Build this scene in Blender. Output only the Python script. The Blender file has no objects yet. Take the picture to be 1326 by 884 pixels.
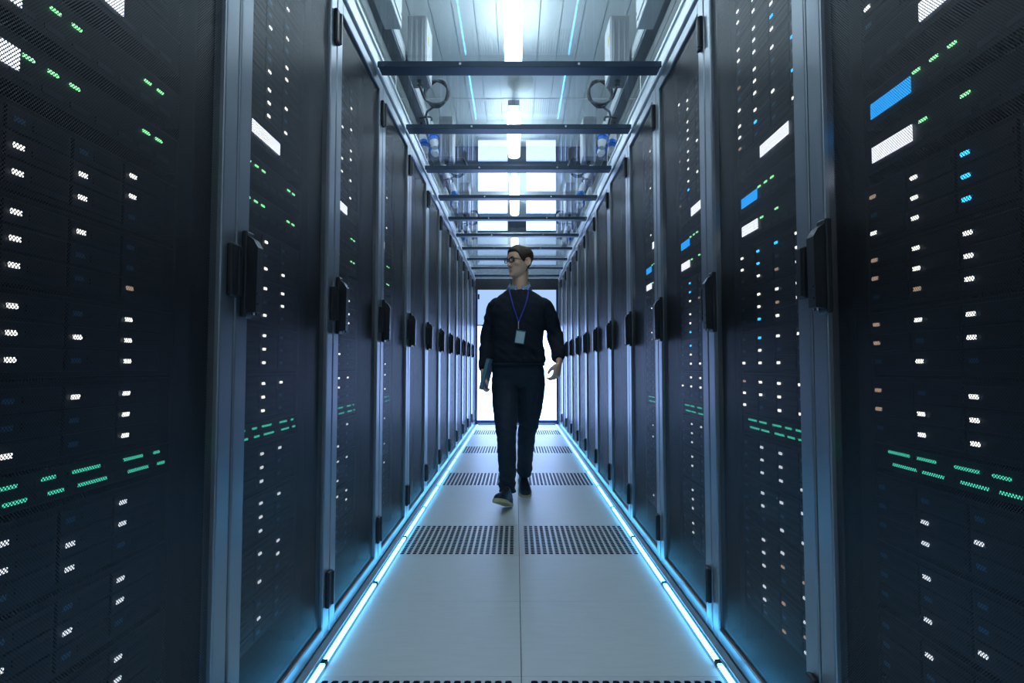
import bpy, bmesh, math, random
from mathutils import Vector, Matrix, noise
random.seed(7)
C = bpy.context.scene.collection
SC = bpy.context.scene
PI = math.pi

# ------------------------------------------------------------------ camera, world, exposure
F = 840.0
cam_d = bpy.data.cameras.new('camera'); cam = bpy.data.objects.new('camera', cam_d); C.objects.link(cam)
cam.location = (-0.0165, 0.0, 0.93)
PITCH = 3.0
cam.rotation_euler = (math.radians(90 + PITCH), 0, 0)
cam_d.sensor_width = 36.0
cam_d.lens = F / 1326 * 36.0
cam_d.shift_x = -5 / 1326
cam_d.shift_y = -(442 + F * math.tan(math.radians(PITCH)) - 473) / 1326
cam_d.clip_start = 0.02
SC.camera = cam
cam_d.dof.use_dof = False
SC.view_settings.view_transform = 'Standard'
SC.view_settings.look = 'None'
SC.view_settings.gamma = 1.0
SC.view_settings.use_curve_mapping = False
SC.view_settings.exposure = 0.0
SC.cycles.use_denoising = True
SC.cycles.max_bounces = 10
SC.cycles.diffuse_bounces = 5
SC.cycles.glossy_bounces = 5
SC.cycles.transparent_max_bounces = 24
SC.cycles.sample_clamp_indirect = 4.0
SC.cycles.blur_glossy = 0.5
w = bpy.data.worlds.new('world'); SC.world = w; w.use_nodes = True
w.node_tree.nodes['Background'].inputs[0].default_value = (0.03, 0.05, 0.08, 1)
w.node_tree.nodes['Background'].inputs[1].default_value = 0.3

LAMP_COL = (0.74, 0.88, 1.0); LAMP_STR = 21.0
LED_COL = (0.09, 0.52, 1.0); LED_STR = 13.0
DOOR_COL = (0.34, 0.52, 1.0); DOOR_STR = 9.0
DOOR_TOP_COL = (0.36, 0.54, 0.85); DOOR_TOP_STR = 1.15

# ------------------------------------------------------------------ materials
def mat(name, col, rough=0.5, metal=0.0, spec=0.5, noise_amt=0.0, noise_scale=30, emit=None, estr=0.0, bump=0.0, bscale=200, stretch=None):
    m = bpy.data.materials.new(name); m.use_nodes = True
    nt = m.node_tree; b = nt.nodes['Principled BSDF']
    b.inputs['Base Color'].default_value = (*col, 1)
    b.inputs['Roughness'].default_value = rough
    b.inputs['Metallic'].default_value = metal
    b.inputs['Specular IOR Level'].default_value = spec
    if emit:
        b.inputs['Emission Color'].default_value = (*emit, 1); b.inputs['Emission Strength'].default_value = estr
    tc = nt.nodes.new('ShaderNodeTexCoord')
    src = tc.outputs['Object']
    if stretch:
        mp = nt.nodes.new('ShaderNodeMapping'); mp.inputs['Scale'].default_value = stretch
        nt.links.new(src, mp.inputs[0]); src = mp.outputs[0]
    if noise_amt:
        n = nt.nodes.new('ShaderNodeTexNoise'); n.inputs['Scale'].default_value = noise_scale; n.inputs['Detail'].default_value = 4
        nt.links.new(src, n.inputs['Vector'])
        r = nt.nodes.new('ShaderNodeMapRange')
        r.inputs['To Min'].default_value = 1 - noise_amt; r.inputs['To Max'].default_value = 1 + noise_amt
        nt.links.new(n.outputs[0], r.inputs[0])
        x = nt.nodes.new('ShaderNodeVectorMath'); x.operation = 'SCALE'; x.inputs[0].default_value = col
        nt.links.new(r.outputs[0], x.inputs['Scale']); nt.links.new(x.outputs[0], b.inputs['Base Color'])
    if bump:
        n2 = nt.nodes.new('ShaderNodeTexNoise'); n2.inputs['Scale'].default_value = bscale
        nt.links.new(src, n2.inputs['Vector'])
        bp = nt.nodes.new('ShaderNodeBump'); bp.inputs['Strength'].default_value = bump; bp.inputs['Distance'].default_value = 0.002
        nt.links.new(n2.outputs[0], bp.inputs['Height']); nt.links.new(bp.outputs[0], b.inputs['Normal'])
    return m
def emat(name, col, s):
    m = bpy.data.materials.new(name); m.use_nodes = True; nt = m.node_tree; nt.nodes.clear()
    e = nt.nodes.new('ShaderNodeEmission'); e.inputs[0].default_value = (*col, 1); e.inputs[1].default_value = s
    o = nt.nodes.new('ShaderNodeOutputMaterial'); nt.links.new(e.outputs[0], o.inputs[0]); return m
def display_mat(name, col, s):
    # small screen: rows of tiny characters as brighter and dimmer cells
    m = bpy.data.materials.new(name); m.use_nodes = True; nt = m.node_tree; nt.nodes.clear()
    tc = nt.nodes.new('ShaderNodeTexCoord'); wv = nt.nodes.new('ShaderNodeTexWave'); wv.bands_direction = 'Z'
    wv.inputs['Scale'].default_value = 32; nt.links.new(tc.outputs['Object'], wv.inputs['Vector'])
    r = nt.nodes.new('ShaderNodeMapRange'); r.inputs['To Min'].default_value = s * 0.8; r.inputs['To Max'].default_value = s
    nt.links.new(wv.outputs['Fac'], r.inputs[0])
    e = nt.nodes.new('ShaderNodeEmission'); e.inputs[0].default_value = (*col, 1); nt.links.new(r.outputs[0], e.inputs[1])
    o = nt.nodes.new('ShaderNodeOutputMaterial'); nt.links.new(e.outputs[0], o.inputs[0]); return m
def perf_mat():
    m = bpy.data.materials.new('perforated_door_sheet'); m.use_nodes = True; nt = m.node_tree
    b = nt.nodes['Principled BSDF']; b.inputs['Base Color'].default_value = (0.055, 0.058, 0.068, 1)
    b.inputs['Metallic'].default_value = 0.6; b.inputs['Roughness'].default_value = 0.42
    tc = nt.nodes.new('ShaderNodeTexCoord'); sp = nt.nodes.new('ShaderNodeSeparateXYZ'); nt.links.new(tc.outputs['Object'], sp.inputs[0])
    def M(op, a, bb=None):
        n = nt.nodes.new('ShaderNodeMath'); n.operation = op
        for i, v in enumerate((a, bb)):
            if v is None: continue
            if isinstance(v, (int, float)): n.inputs[i].default_value = v
            else: nt.links.new(v, n.inputs[i])
        return n.outputs[0]
    p = 2 * PI / 0.0058
    sx = M('COSINE', M('MULTIPLY', sp.outputs['X'], p)); sz = M('COSINE', M('MULTIPLY', sp.outputs['Z'], p))
    hole = M('GREATER_THAN', M('ABSOLUTE', M('ADD', sx, sz)), 0.80)   # staggered round holes, pitch about 4 x 4 mm
    t = nt.nodes.new('ShaderNodeBsdfTransparent'); mx = nt.nodes.new('ShaderNodeMixShader')
    nt.links.new(hole, mx.inputs[0]); nt.links.new(b.outputs[0], mx.inputs[1]); nt.links.new(t.outputs[0], mx.inputs[2])
    nt.links.new(mx.outputs[0], nt.nodes['Material Output'].inputs[0]); return m
def glass_mat(name, tint=(0.93, 0.97, 0.98), rough=0.0, ior=1.5):
    m = bpy.data.materials.new(name); m.use_nodes = True; nt = m.node_tree; nt.nodes.clear()
    fr = nt.nodes.new('ShaderNodeFresnel')      # the same reflectance whichever face of the pane is met
    ge = nt.nodes.new('ShaderNodeNewGeometry'); mr = nt.nodes.new('ShaderNodeMapRange')
    mr.inputs['To Min'].default_value = ior; mr.inputs['To Max'].default_value = 1/ior
    nt.links.new(ge.outputs['Backfacing'], mr.inputs[0]); nt.links.new(mr.outputs[0], fr.inputs[0])
    t = nt.nodes.new('ShaderNodeBsdfTransparent'); t.inputs[0].default_value = (*tint, 1)
    g = nt.nodes.new('ShaderNodeBsdfGlossy'); g.inputs['Roughness'].default_value = rough
    mx = nt.nodes.new('ShaderNodeMixShader'); o = nt.nodes.new('ShaderNodeOutputMaterial')
    nt.links.new(fr.outputs[0], mx.inputs[0]); nt.links.new(t.outputs[0], mx.inputs[1]); nt.links.new(g.outputs[0], mx.inputs[2])
    nt.links.new(mx.outputs[0], o.inputs[0]); return m

M = {}
M['frame'] = mat('door_frame_metal', (0.29, 0.32, 0.36), 0.34, 0.75, noise_amt=0.06, noise_scale=8, stretch=(1, 1, 0.1))
M['rail'] = mat('pale_aluminium', (0.80, 0.84, 0.87), 0.35, 0.3, noise_amt=0.05, noise_scale=10)
M['cab'] = mat('cabinet_black', (0.012, 0.013, 0.016), 0.5, 0.2, noise_amt=0.1)
M['perf'] = perf_mat()
M['handle'] = mat('handle_black', (0.02, 0.023, 0.028), 0.35, 0.2, noise_amt=0.1)
M['chrome'] = mat('key_cylinder', (0.6, 0.62, 0.65), 0.25, 1.0)
M['hinge'] = mat('hinge_black', (0.012, 0.013, 0.018), 0.45, 0.1)
M['chassis'] = mat('server_chassis', (0.018, 0.020, 0.024), 0.55, 0.2, noise_amt=0.1)
M['carrier'] = mat('drive_carrier', (0.010, 0.014, 0.026), 0.45, 0.1)
M['lens'] = mat('unlit_blue_lens', (0.04, 0.16, 0.32), 0.3, 0.0)
M['edge'] = mat('server_bezel_edge', (0.05, 0.055, 0.07), 0.35, 0.7)
M['led_w'] = emat('white_indicator', (1.0, 0.98, 0.93), 2.5)
M['led_d'] = emat('dim_white_indicator', (0.85, 0.92, 1.0), 1.3)
M['led_b'] = emat('blue_indicator', (0.03, 0.45, 1.0), 3.5)
M['led_g'] = emat('green_indicator', (0.30, 1.0, 0.42), 2.0)
M['led_t'] = emat('teal_indicator', (0.08, 0.85, 0.55), 0.95)
M['led_o'] = emat('amber_indicator', (1.0, 0.68, 0.50), 0.6)
M['scr_w'] = display_mat('white_screen', (0.80, 0.84, 1.0), 2.6)
M['scr_b'] = display_mat('blue_screen', (0.02, 0.36, 0.95), 2.2)
M['floor'] = mat('floor_tile', (0.68, 0.73, 0.75), 0.42, 0.0, noise_amt=0.07, noise_scale=9, stretch=(1, 5, 1), bump=0.05, bscale=60)
M['perftile'] = mat('perforated_floor_panel', (0.66, 0.70, 0.73), 0.4, 0.1, noise_amt=0.04, noise_scale=12)
M['dark'] = mat('dark_void', (0.012, 0.03, 0.07), 0.9)
M['channel'] = mat('aluminium_channel', (0.36, 0.41, 0.44), 0.4, 0.6, noise_amt=0.05)
M['ledstrip'] = emat('cyan_led_strip', LED_COL, LED_STR)
M['lamp'] = emat('lamp_diffuser', LAMP_COL, LAMP_STR)
M['lampbody'] = mat('lamp_housing', (0.7, 0.72, 0.73), 0.4)
M['ceil'] = mat('ceiling_panel', (0.72, 0.78, 0.78), 0.55, noise_amt=0.03, noise_scale=3, stretch=(4, 0.5, 1))
M['groove'] = mat('ceiling_groove', (0.70, 0.74, 0.74), 0.8)
M['soffit'] = mat('dark_soffit', (0.07, 0.08, 0.10), 0.6, noise_amt=0.08)
M['wall'] = mat('wall_paint', (0.55, 0.60, 0.62), 0.7, noise_amt=0.03)
M['beam'] = mat('roof_beam_steel', (0.022, 0.042, 0.07), 0.4, 0.3, noise_amt=0.08)
M['glass'] = glass_mat('roof_glass')
M['doorframe'] = mat('end_door_frame', (0.03, 0.06, 0.20), 0.35, 0.3)
M['stile'] = mat('end_door_stile', (0.16, 0.17, 0.19), 0.4, 0.3)
M['glow'] = emat('lit_door_pane', DOOR_COL, DOOR_STR)
M['glowtop'] = emat('lit_door_upper_pane', DOOR_TOP_COL, DOOR_TOP_STR)
M['header'] = mat('door_header', (0.02, 0.025, 0.03), 0.5)
M['trunk'] = mat('busbar_trunking', (0.30, 0.33, 0.36), 0.4, 0.5, noise_amt=0.08)
M['white'] = mat('white_plastic', (0.75, 0.78, 0.80), 0.4)
M['grey'] = mat('grey_box_steel', (0.30, 0.31, 0.33), 0.45, 0.4, noise_amt=0.05)
M['yellow'] = mat('warning_yellow', (0.75, 0.62, 0.15), 0.5)
M['cable'] = mat('cable_rubber', (0.05, 0.055, 0.065), 0.5)
M['plugblue'] = mat('blue_plug', (0.02, 0.18, 0.70), 0.35)
M['skin'] = mat('skin', (0.90, 0.52, 0.34), 0.6, noise_amt=0.10, noise_scale=18)
M['hair'] = mat('brown_hair', (0.060, 0.036, 0.022), 0.55, noise_amt=0.5, noise_scale=120, stretch=(1, 1, 0.3), bump=0.6, bscale=260)
M['knit'] = mat('navy_knit', (0.0035, 0.0085, 0.018), 0.9, noise_amt=0.25, noise_scale=60, bump=0.4, bscale=500)
M['denim'] = mat('dark_trousers', (0.008, 0.018, 0.032), 0.8, noise_amt=0.3, noise_scale=40, bump=0.3, bscale=600)
M['shirt'] = mat('grey_blue_shirt', (0.22, 0.30, 0.38), 0.8, noise_amt=0.25, noise_scale=180)
M['shoe'] = mat('dark_shoe_leather', (0.010, 0.018, 0.030), 0.45, noise_amt=0.2)
M['sole'] = mat('tan_shoe_sole', (0.58, 0.48, 0.26), 0.6, noise_amt=0.12)
M['lens2'] = glass_mat('spectacle_lens', (0.85, 0.85, 0.85))
M['specs'] = mat('dark_spectacle_frame', (0.018, 0.015, 0.015), 0.3)
M['eye'] = mat('eye_white', (0.6, 0.6, 0.58), 0.2)
M['iris'] = mat('iris', (0.03, 0.02, 0.015), 0.2)
M['ribbon'] = mat('blue_ribbon', (0.012, 0.035, 0.30), 0.6)
M['badge'] = mat('badge_card', (0.50, 0.62, 0.62), 0.4)
M['badgerim'] = mat('badge_holder', (0.03, 0.10, 0.13), 0.3)
M['book'] = mat('notebook_cover', (0.10, 0.17, 0.24), 0.45)
M['book2'] = mat('notebook_inner_cover', (0.30, 0.42, 0.52), 0.4)
M['pages'] = mat('notebook_edge', (0.12, 0.30, 0.32), 0.6)

# ------------------------------------------------------------------ mesh helper
class MB:
    def __init__(s): s.v = []; s.f = []; s.mi = []; s.mats = []
    def m(s, mt):
        if mt not in s.mats: s.mats.append(mt)
        return s.mats.index(mt)
    def quad(s, pts, mt):
        n = len(s.v); s.v += [tuple(p) for p in pts]; s.f.append(tuple(range(n, n + len(pts)))); s.mi.append(s.m(mt)); return s
    def box(s, x0, x1, y0, y1, z0, z1, mt, bv=0.0):
        if x0 > x1: x0, x1 = x1, x0
        if y0 > y1: y0, y1 = y1, y0
        if z0 > z1: z0, z1 = z1, z0
        k = s.m(mt)
        b = min(bv, (x1-x0)*.45, (y1-y0)*.45, (z1-z0)*.45)
        n = len(s.v)
        if b <= 0:
            s.v += [(x, y, z) for x in (x0, x1) for y in (y0, y1) for z in (z0, z1)]
            for q in ((0,1,3,2),(4,6,7,5),(0,4,5,1),(2,3,7,6),(0,2,6,4),(1,5,7,3)): s.f.append(tuple(n+i for i in q)); s.mi.append(k)
        else:
            bm = bmesh.new(); bmesh.ops.create_cube(bm, size=1)
            for v in bm.verts:
                v.co = Vector(((x0+x1)/2 + v.co.x*(x1-x0), (y0+y1)/2 + v.co.y*(y1-y0), (z0+z1)/2 + v.co.z*(z1-z0)))
            bmesh.ops.bevel(bm, geom=bm.edges[:], offset=b, segments=2, affect='EDGES', profile=0.5)
            bm.verts.ensure_lookup_table()
            s.v += [tuple(v.co) for v in bm.verts]
            for f in bm.faces: s.f.append(tuple(n+v.index for v in f.verts)); s.mi.append(k)
            bm.free()
        return s
    def rings(s, rings, mt, cap=True):
        n = len(s.v); k = s.m(mt); c = len(rings[0])
        for r in rings: s.v += [tuple(p) for p in r]
        for i in range(len(rings)-1):
            for j in range(c):
                a = n+i*c+j; b = n+i*c+(j+1) % c
                s.f.append((a, b, b+c, a+c)); s.mi.append(k)
        if cap:
            s.f.append(tuple(n+j for j in reversed(range(c)))); s.mi.append(k)
            s.f.append(tuple(n+(len(rings)-1)*c+j for j in range(c))); s.mi.append(k)
        return s
    def tube(s, pts, rad, mt, seg=12, sub=4, flat=None, closed=False, smooth=True):
        P = [Vector(p) for p in pts]
        R = [r if isinstance(r, tuple) else (r, r) for r in (rad if isinstance(rad, list) else [rad]*len(P))]
        if smooth and len(P) > 2:
            Q = []; S = []
            N = len(P)
            for i in range(N-1 if not closed else N):
                a = P[(i-1) % N] if (closed or i > 0) else P[0]*2-P[1]
                b = P[i]; c = P[(i+1) % N]
                d = P[(i+2) % N] if (closed or i+2 < N) else P[-1]*2-P[-2]
                for j in range(sub):
                    t = j/sub
                    Q.append(0.5*((2*b)+(c-a)*t+(2*a-5*b+4*c-d)*t*t+(-a+3*b-3*c+d)*t**3))
                    u = t; r0 = R[i]; r1 = R[(i+1) % N]
                    S.append((r0[0]*(1-u)+r1[0]*u, r0[1]*(1-u)+r1[1]*u))
            if not closed: Q.append(P[-1]); S.append(R[-1])
            P, R = Q, S
        rings = []; up = None
        N = len(P)
        for i, p in enumerate(P):
            if closed: t = (P[(i+1) % N]-P[i-1])
            else: t = (P[min(i+1, N-1)]-P[max(i-1, 0)])
            t.normalize()
            if up is None:
                ref = Vector(flat) if flat else (Vector((0, 1, 0)) if abs(t.y) < .9 else Vector((1, 0, 0)))
                up = (ref - t*ref.dot(t)).normalized()
            else: up = (up - t*up.dot(t)).normalized()
            sd = t.cross(up)
            rings.append([p + sd*(R[i][0]*math.cos(2*PI*j/seg)) + up*(R[i][1]*math.sin(2*PI*j/seg)) for j in range(seg)])
        if closed: rings.append(rings[0]); return s.rings(rings, mt, cap=False)
        return s.rings(rings, mt)
    def cyl(s, a, b, r, mt, seg=16, r2=None):
        return s.tube([a, b], [r, r if r2 is None else r2], mt, seg=seg, smooth=False)
    def ball(s, c, r, mt, seg=14, rot=None):
        c = Vector(c); r = Vector(r) if not isinstance(r, (int, float)) else Vector((r, r, r))
        rings = []
        for i in range(seg+1):
            th = PI*(0.02+0.96*i/seg)
            ring = []
            for j in range(seg*2):
                ph = 2*PI*j/(seg*2)
                v = Vector((r.x*math.sin(th)*math.cos(ph), r.y*math.sin(th)*math.sin(ph), -r.z*math.cos(th)))
                if rot: v = rot @ v
                ring.append(c+v)
            rings.append(ring)
        return s.rings(rings, mt)
    def xform(s, mtx, start=0):
        for i in range(start, len(s.v)): s.v[i] = tuple(mtx @ Vector(s.v[i]))
        return s
    def mesh(s, name, smooth=False):
        me = bpy.data.meshes.new(name); me.from_pydata(s.v, [], s.f)
        for mt in s.mats: me.materials.append(mt)
        me.polygons.foreach_set('material_index', s.mi)
        bm = bmesh.new(); bm.from_mesh(me); bmesh.ops.recalc_face_normals(bm, faces=bm.faces[:]); bm.to_mesh(me); bm.free()
        if smooth:
            me.polygons.foreach_set('use_smooth', [True]*len(me.polygons))
        me.update(); return me
    def build(s, name, parent=None, smooth=False, loc=(0, 0, 0), rot=(0, 0, 0)):
        o = bpy.data.objects.new(name, s.mesh(name, smooth)); C.objects.link(o); o.location = loc; o.rotation_euler = rot
        if parent: o.parent = parent
        return o

def tag(o, label=None, cat=None, group=None, kind=None):
    if label: o['label'] = label
    if cat: o['category'] = cat
    if group: o['group'] = group
    if kind: o['kind'] = kind
    return o
def thing(name, label, cat, loc=(0, 0, 0), rz=0.0, group=None):
    o = bpy.data.objects.new(name, None); o.empty_display_size = .05; C.objects.link(o); o.location = loc; o.rotation_euler = (0, 0, rz)
    return tag(o, label, cat, group)
def struct(o): o['kind'] = 'structure'; return o
KIDS = {}
def copy_tree(o, parent=None):
    c = o.copy(); C.objects.link(c)
    if parent: c.parent = parent
    for ch in [k for k in o.children]: copy_tree(ch, c)
    return c
ORD = ['first', 'second', 'third', 'fourth', 'fifth', 'sixth', 'seventh', 'eighth', 'ninth', 'tenth', 'eleventh', 'twelfth', 'thirteenth', 'fourteenth', 'fifteenth', 'sixteenth']
CAT2 = ['nearest', 'second nearest'] + [ORD[i] for i in range(2, 16)]

# ------------------------------------------------------------------ the aisle measures
HX = 0.66           # rack fronts at x = +-HX
Z0 = 1.48           # a seam between two racks
PITCHY = 0.8
YEND = Z0 + 11 * PITCHY      # 10.28, the door wall
GZ = 2.305          # glass roof
CZ = 3.35           # room ceiling
T0 = 2.612; TS = 0.617       # floor tile seam and size
TH = 0.605

# ------------------------------------------------------------------ room shell
RX = 2.7; RY0 = -1.6; RY1 = 14.0
b = MB()
i0 = math.floor((RY0 - T0) / TS); i1 = math.ceil((RY1 - T0) / TS)
perf_rows = [i for i in range(i0, i1) if (i - 1) % 3 == 0 and T0 + (i+1)*TS < YEND and T0 + i*TS > 0.5]
g = 0.0012
for i in range(i0, i1):
    y0 = T0 + i*TS + g*.35; y1 = T0 + (i+1)*TS - g*.35
    for j in range(-5, 5):
        if i in perf_rows and j in (-1, 0): continue
        b.box(j*TS + g, (j+1)*TS - g, y0, y1, -0.03, 0, M['floor'])
struct(b.build('floor'))
struct(MB().box(-RX-.4, RX+.4, RY0-.2, RY1+.2, -0.42, -0.40, M['dark']).build('floor_base'))
b = MB()
k = -RX
while k < RX:
    b.box(k+.003, min(k+.15, RX)-.003, RY0, RY1, CZ, CZ+.03, M['ceil']); k += .15
b.box(-RX, RX, RY0, RY1, CZ+.012, CZ+.05, M['groove'])
struct(b.build('ceiling'))
struct(MB().box(-RX-.05, -RX, RY0, RY1, 0, CZ, M['wall']).build('wall_left'))
struct(MB().box(RX, RX+.05, RY0, RY1, 0, CZ, M['wall']).build('wall_right'))
struct(MB().box(-RX, RX, RY1, RY1+.05, 0, CZ, M['wall']).build('wall_far'))
struct(MB().box(-RX, RX, RY0-.05, RY0, 0, CZ, M['wall']).build('wall_near'))
struct(MB().box(-RX, RX, 7.06, 7.25, 3.19, CZ, M['soffit'], .004).build('ceiling_beam_1'))
struct(MB().box(-RX, RX, 10.55, 10.95, 3.19, CZ, M['soffit'], .004).build('ceiling_beam_2'))
struct(MB().box(-RX, RX, 5.76, 5.81, CZ-.012, CZ, M['lampbody'], .002).build('trim_1'))

# ------------------------------------------------------------------ end wall with the lit door
b = MB()
b.box(-HX, HX, YEND, YEND+.07, 2.135, 2.312, M['header'], .004)
for i in range(22):
    x = -.6 + i*.057
    b.box(x, x+.02, YEND-.003, YEND, 2.24, 2.25, M['edge'])
struct(b.build('wall_header'))
b = MB()
for s in (-1, 1):
    b.box(s*.625, s*HX, YEND, YEND+.07, 0, 2.135, M['doorframe'], .003)
b.box(-.625, .625, YEND, YEND+.07, 0.028, 0.068, M['doorframe'], .002)
b.box(-.625, .625, YEND-.03, YEND+.09, 0.0, 0.028, M['channel'], .002)
fr = struct(b.build('door_1'))
b = MB().box(-.15, .15, YEND+.012, YEND+.06, .068, 2.135, M['stile'], .003)
b.box(-.002, .002, YEND+.008, YEND+.013, .068, 2.135, M['header'])
b.build('centre_stile', fr)
for s in (-1, 1):
    MB().box(s*.15, s*.625, YEND+.03, YEND+.04, .068, 1.555, M['glow']).build('lower_pane', fr)
    MB().box(s*.15, s*.625, YEND+.03, YEND+.04, 1.575, 2.135, M['glowtop']).build('upper_pane', fr)
    MB().box(s*.15, s*.625, YEND+.02, YEND+.05, 1.555, 1.575, M['doorframe']).build('glazing_bar', fr)
MB().box(-.62, -.595, YEND-.03, YEND+.01, 1.98, 2.06, M['hinge'], .004).build('hinge', fr)
# solid wall beyond the racks on each side of the door, so the hall is closed behind them
for s, nm in ((-1, 'wall_beside_door_left'), (1, 'wall_beside_door_right')):
    struct(MB().box(s*(HX+.005), s*1.76, YEND+.005, YEND+.07, 0, 2.29, M['cab']).build(nm))

# ------------------------------------------------------------------ server cabinets
DT = 2.285
def make_cabinet():
    t = thing('server_cabinet', 'x', 'server cabinet', (0, 0, 0), 0, 'server cabinets')
    b = MB()
    b.box(.003, .015, .03, 1.08, 0.0, DT+.02, M['cab']); b.box(.785, .797, .03, 1.08, 0.0, DT+.02, M['cab'])
    b.box(.015, .785, 1.06, 1.08, 0.0, DT+.02, M['cab'])
    b.box(.015, .785, .03, 1.06, DT, DT+.02, M['cab']); b.box(.015, .785, .03, 1.06, 0.0, .03, M['cab'])
    b.box(.035, .085, .085, .14, .03, DT, M['chassis']); b.box(.70, .765, .085, .14, .03, DT, M['chassis'])
    b.build('cabinet_body', t)
    # door: a frame of four bevelled bars
    b = MB(); fw = .072; y0, y1 = 0.0, .028
    b.box(.005, fw, y0, y1, .012, DT, M['frame'], .004); b.box(.8-fw, .795, y0, y1, .012, DT, M['frame'], .004)
    b.box(fw, .8-fw, y0, y1, DT-.05, DT, M['frame'], .004); b.box(fw, .8-fw, y0, y1, .012, .055, M['frame'], .004)
    d = b.build('door', t)
    pm = MB()
    pm.quad([(fw, .012, .055), (.8-fw, .012, .055), (.8-fw, .012, DT-.05), (fw, .012, DT-.05)], M['perf'])
    pm.build('mesh_panel', d)
    # swing handle on the left edge
    b = MB()
    hz0, hz1 = 1.052, 1.235
    b.box(.026, .070, -.014, 0.0, hz0-.01, hz1+.012, M['handle'], .004)
    # the lever: a wedge topped blade
    prof = [(-.014, hz0), (-.036, hz0+.003), (-.038, hz1-.028), (-.028, hz1-.010), (-.014, hz1)]
    b.rings([[(.030, y, z) for y, z in prof], [(.064, y, z) for y, z in prof]], M['handle'])
    b.box(.036, .058, -.039, -.036, hz0+.045, hz0+.049, M['edge']); b.box(.036, .058, -.039, -.036, hz0+.02, hz0+.024, M['edge'])
    h = b.build('handle', d)
    MB().cyl((.047, -.026, hz0+.003), (.047, -.026, hz0-.004), .007, M['chrome'], 12).build('lock_cylinder', h)
    for z in (.17, 1.145, 2.135):
        hb = MB().box(.752, .797, -.014, 0.0, z-.060, z+.060, M['hinge'], .004)
        hb.cyl((.79, -.012, z-.055), (.79, -.012, z+.055), .008, M['hinge'], 10)
        hb.build('hinge', d)
    return t
cab0 = make_cabinet()
cabs = {}
first = True
def rack_frame(side, k):
    y = Z0 + (k-1)*PITCHY
    return ((-HX, y, 0), PI/2) if side < 0 else ((HX, y+PITCHY, 0), -PI/2)
SN = {-1: 'left', 1: 'right'}
NUM = ['closest', 'second', 'third', 'fourth', 'fifth', 'sixth', 'seventh', 'eighth', 'ninth', 'tenth', 'eleventh', 'farthest']
for side in (-1, 1):
    for k in range(-1, 12):
        c = cab0 if first else copy_tree(cab0); first = False
        l, r = rack_frame(side, k); c.location = l; c.rotation_euler = (0, 0, r)
        if k < 0: lab = 'black mesh door server cabinet behind the viewer at the %s end of the row' % SN[side]
        elif k == 0: lab = 'black mesh door server cabinet cut by the %s edge of the photo' % SN[side]
        elif k == 11: lab = 'black mesh door server cabinet beside the lit end door, end of the %s row' % SN[side]
        else: lab = 'black mesh door server cabinet, %s from the viewer in the %s row' % (NUM[k], SN[side])
        tag(c, lab)
        if side > 0:      # the handles of the right row sit further in from the edge
            for ch in c.children:
                for g_ in ch.children:
                    if g_.name.startswith('handle'): g_.location.x = .036
        cabs[(side, k)] = c

# ------------------------------------------------------------------ rack units
COLS = [.112, .255, .397, .5375]
ARR = [2.105, 1.970, 1.836, 1.703, 1.250, 1.114, .977, .839, .638, .498, .356, .215]
RP = .039
led_me = {}
def led_mesh(key, wd=.021, ht=.0078):
    kk = (key, wd, ht)
    if kk not in led_me:
        led_me[kk] = MB().box(-wd/2, wd/2, -.003, 0.0, -ht/2, ht/2, M[key], .002).mesh('indicator_light')
    return led_me[kk]
def array_mesh():
    b = MB()
    b.box(.086, .699, .100, .70, -.066, .066, M['chassis'], 0)
    b.box(.080, .705, .092, .100, -.066, .066, M['chassis'], .002)
    b.box(.080, .705, .090, .093, .0635, .066, M['edge'])
    for x in COLS:
        for r in (-1, 0, 1):
            z = r*RP + .0
            b.box(x-.022, x+.112, .087, .093, z-.0175, z+.0175, M['carrier'], .0015)
            b.box(x+.028, x+.106, .0855, .088, z-.006, z+.006, M['chassis'])
            b.box(x-.010, x+.012, .0858, .088, z-.004, z+.004, M['lens'])
    return b
arr_me = array_mesh().mesh('storage_server')
def unit_mesh(h, display=None, swi=False):
    b = MB()
    b.box(.086, .699, .100, .60, -h/2, h/2, M['chassis'])
    b.box(.080, .705, .090, .100, -h/2, h/2, M['chassis'], .002)
    b.box(.080, .705, .088, .091, h/2-.002, h/2, M['edge'])
    if swi:
        for i in range(24):
            x = .11 + i*.0235
            for z in (-.010, .010):
                b.box(x, x+.015, .0885, .091, z-.006, z+.003, M['hinge'])
    else:
        for i in range(9):
            b.box(.11+i*.064, .155+i*.064, .0885, .0905, -h*.33, -h*.20, M['edge'])
    return b
disp_me = unit_mesh(.075).mesh('display_server')
sw_me = unit_mesh(.052, swi=True).mesh('network_switch')

W, B_, O_, G_, T_, N_ = 'led_w', 'led_b', 'led_o', 'led_g', 'led_t', None
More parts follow.
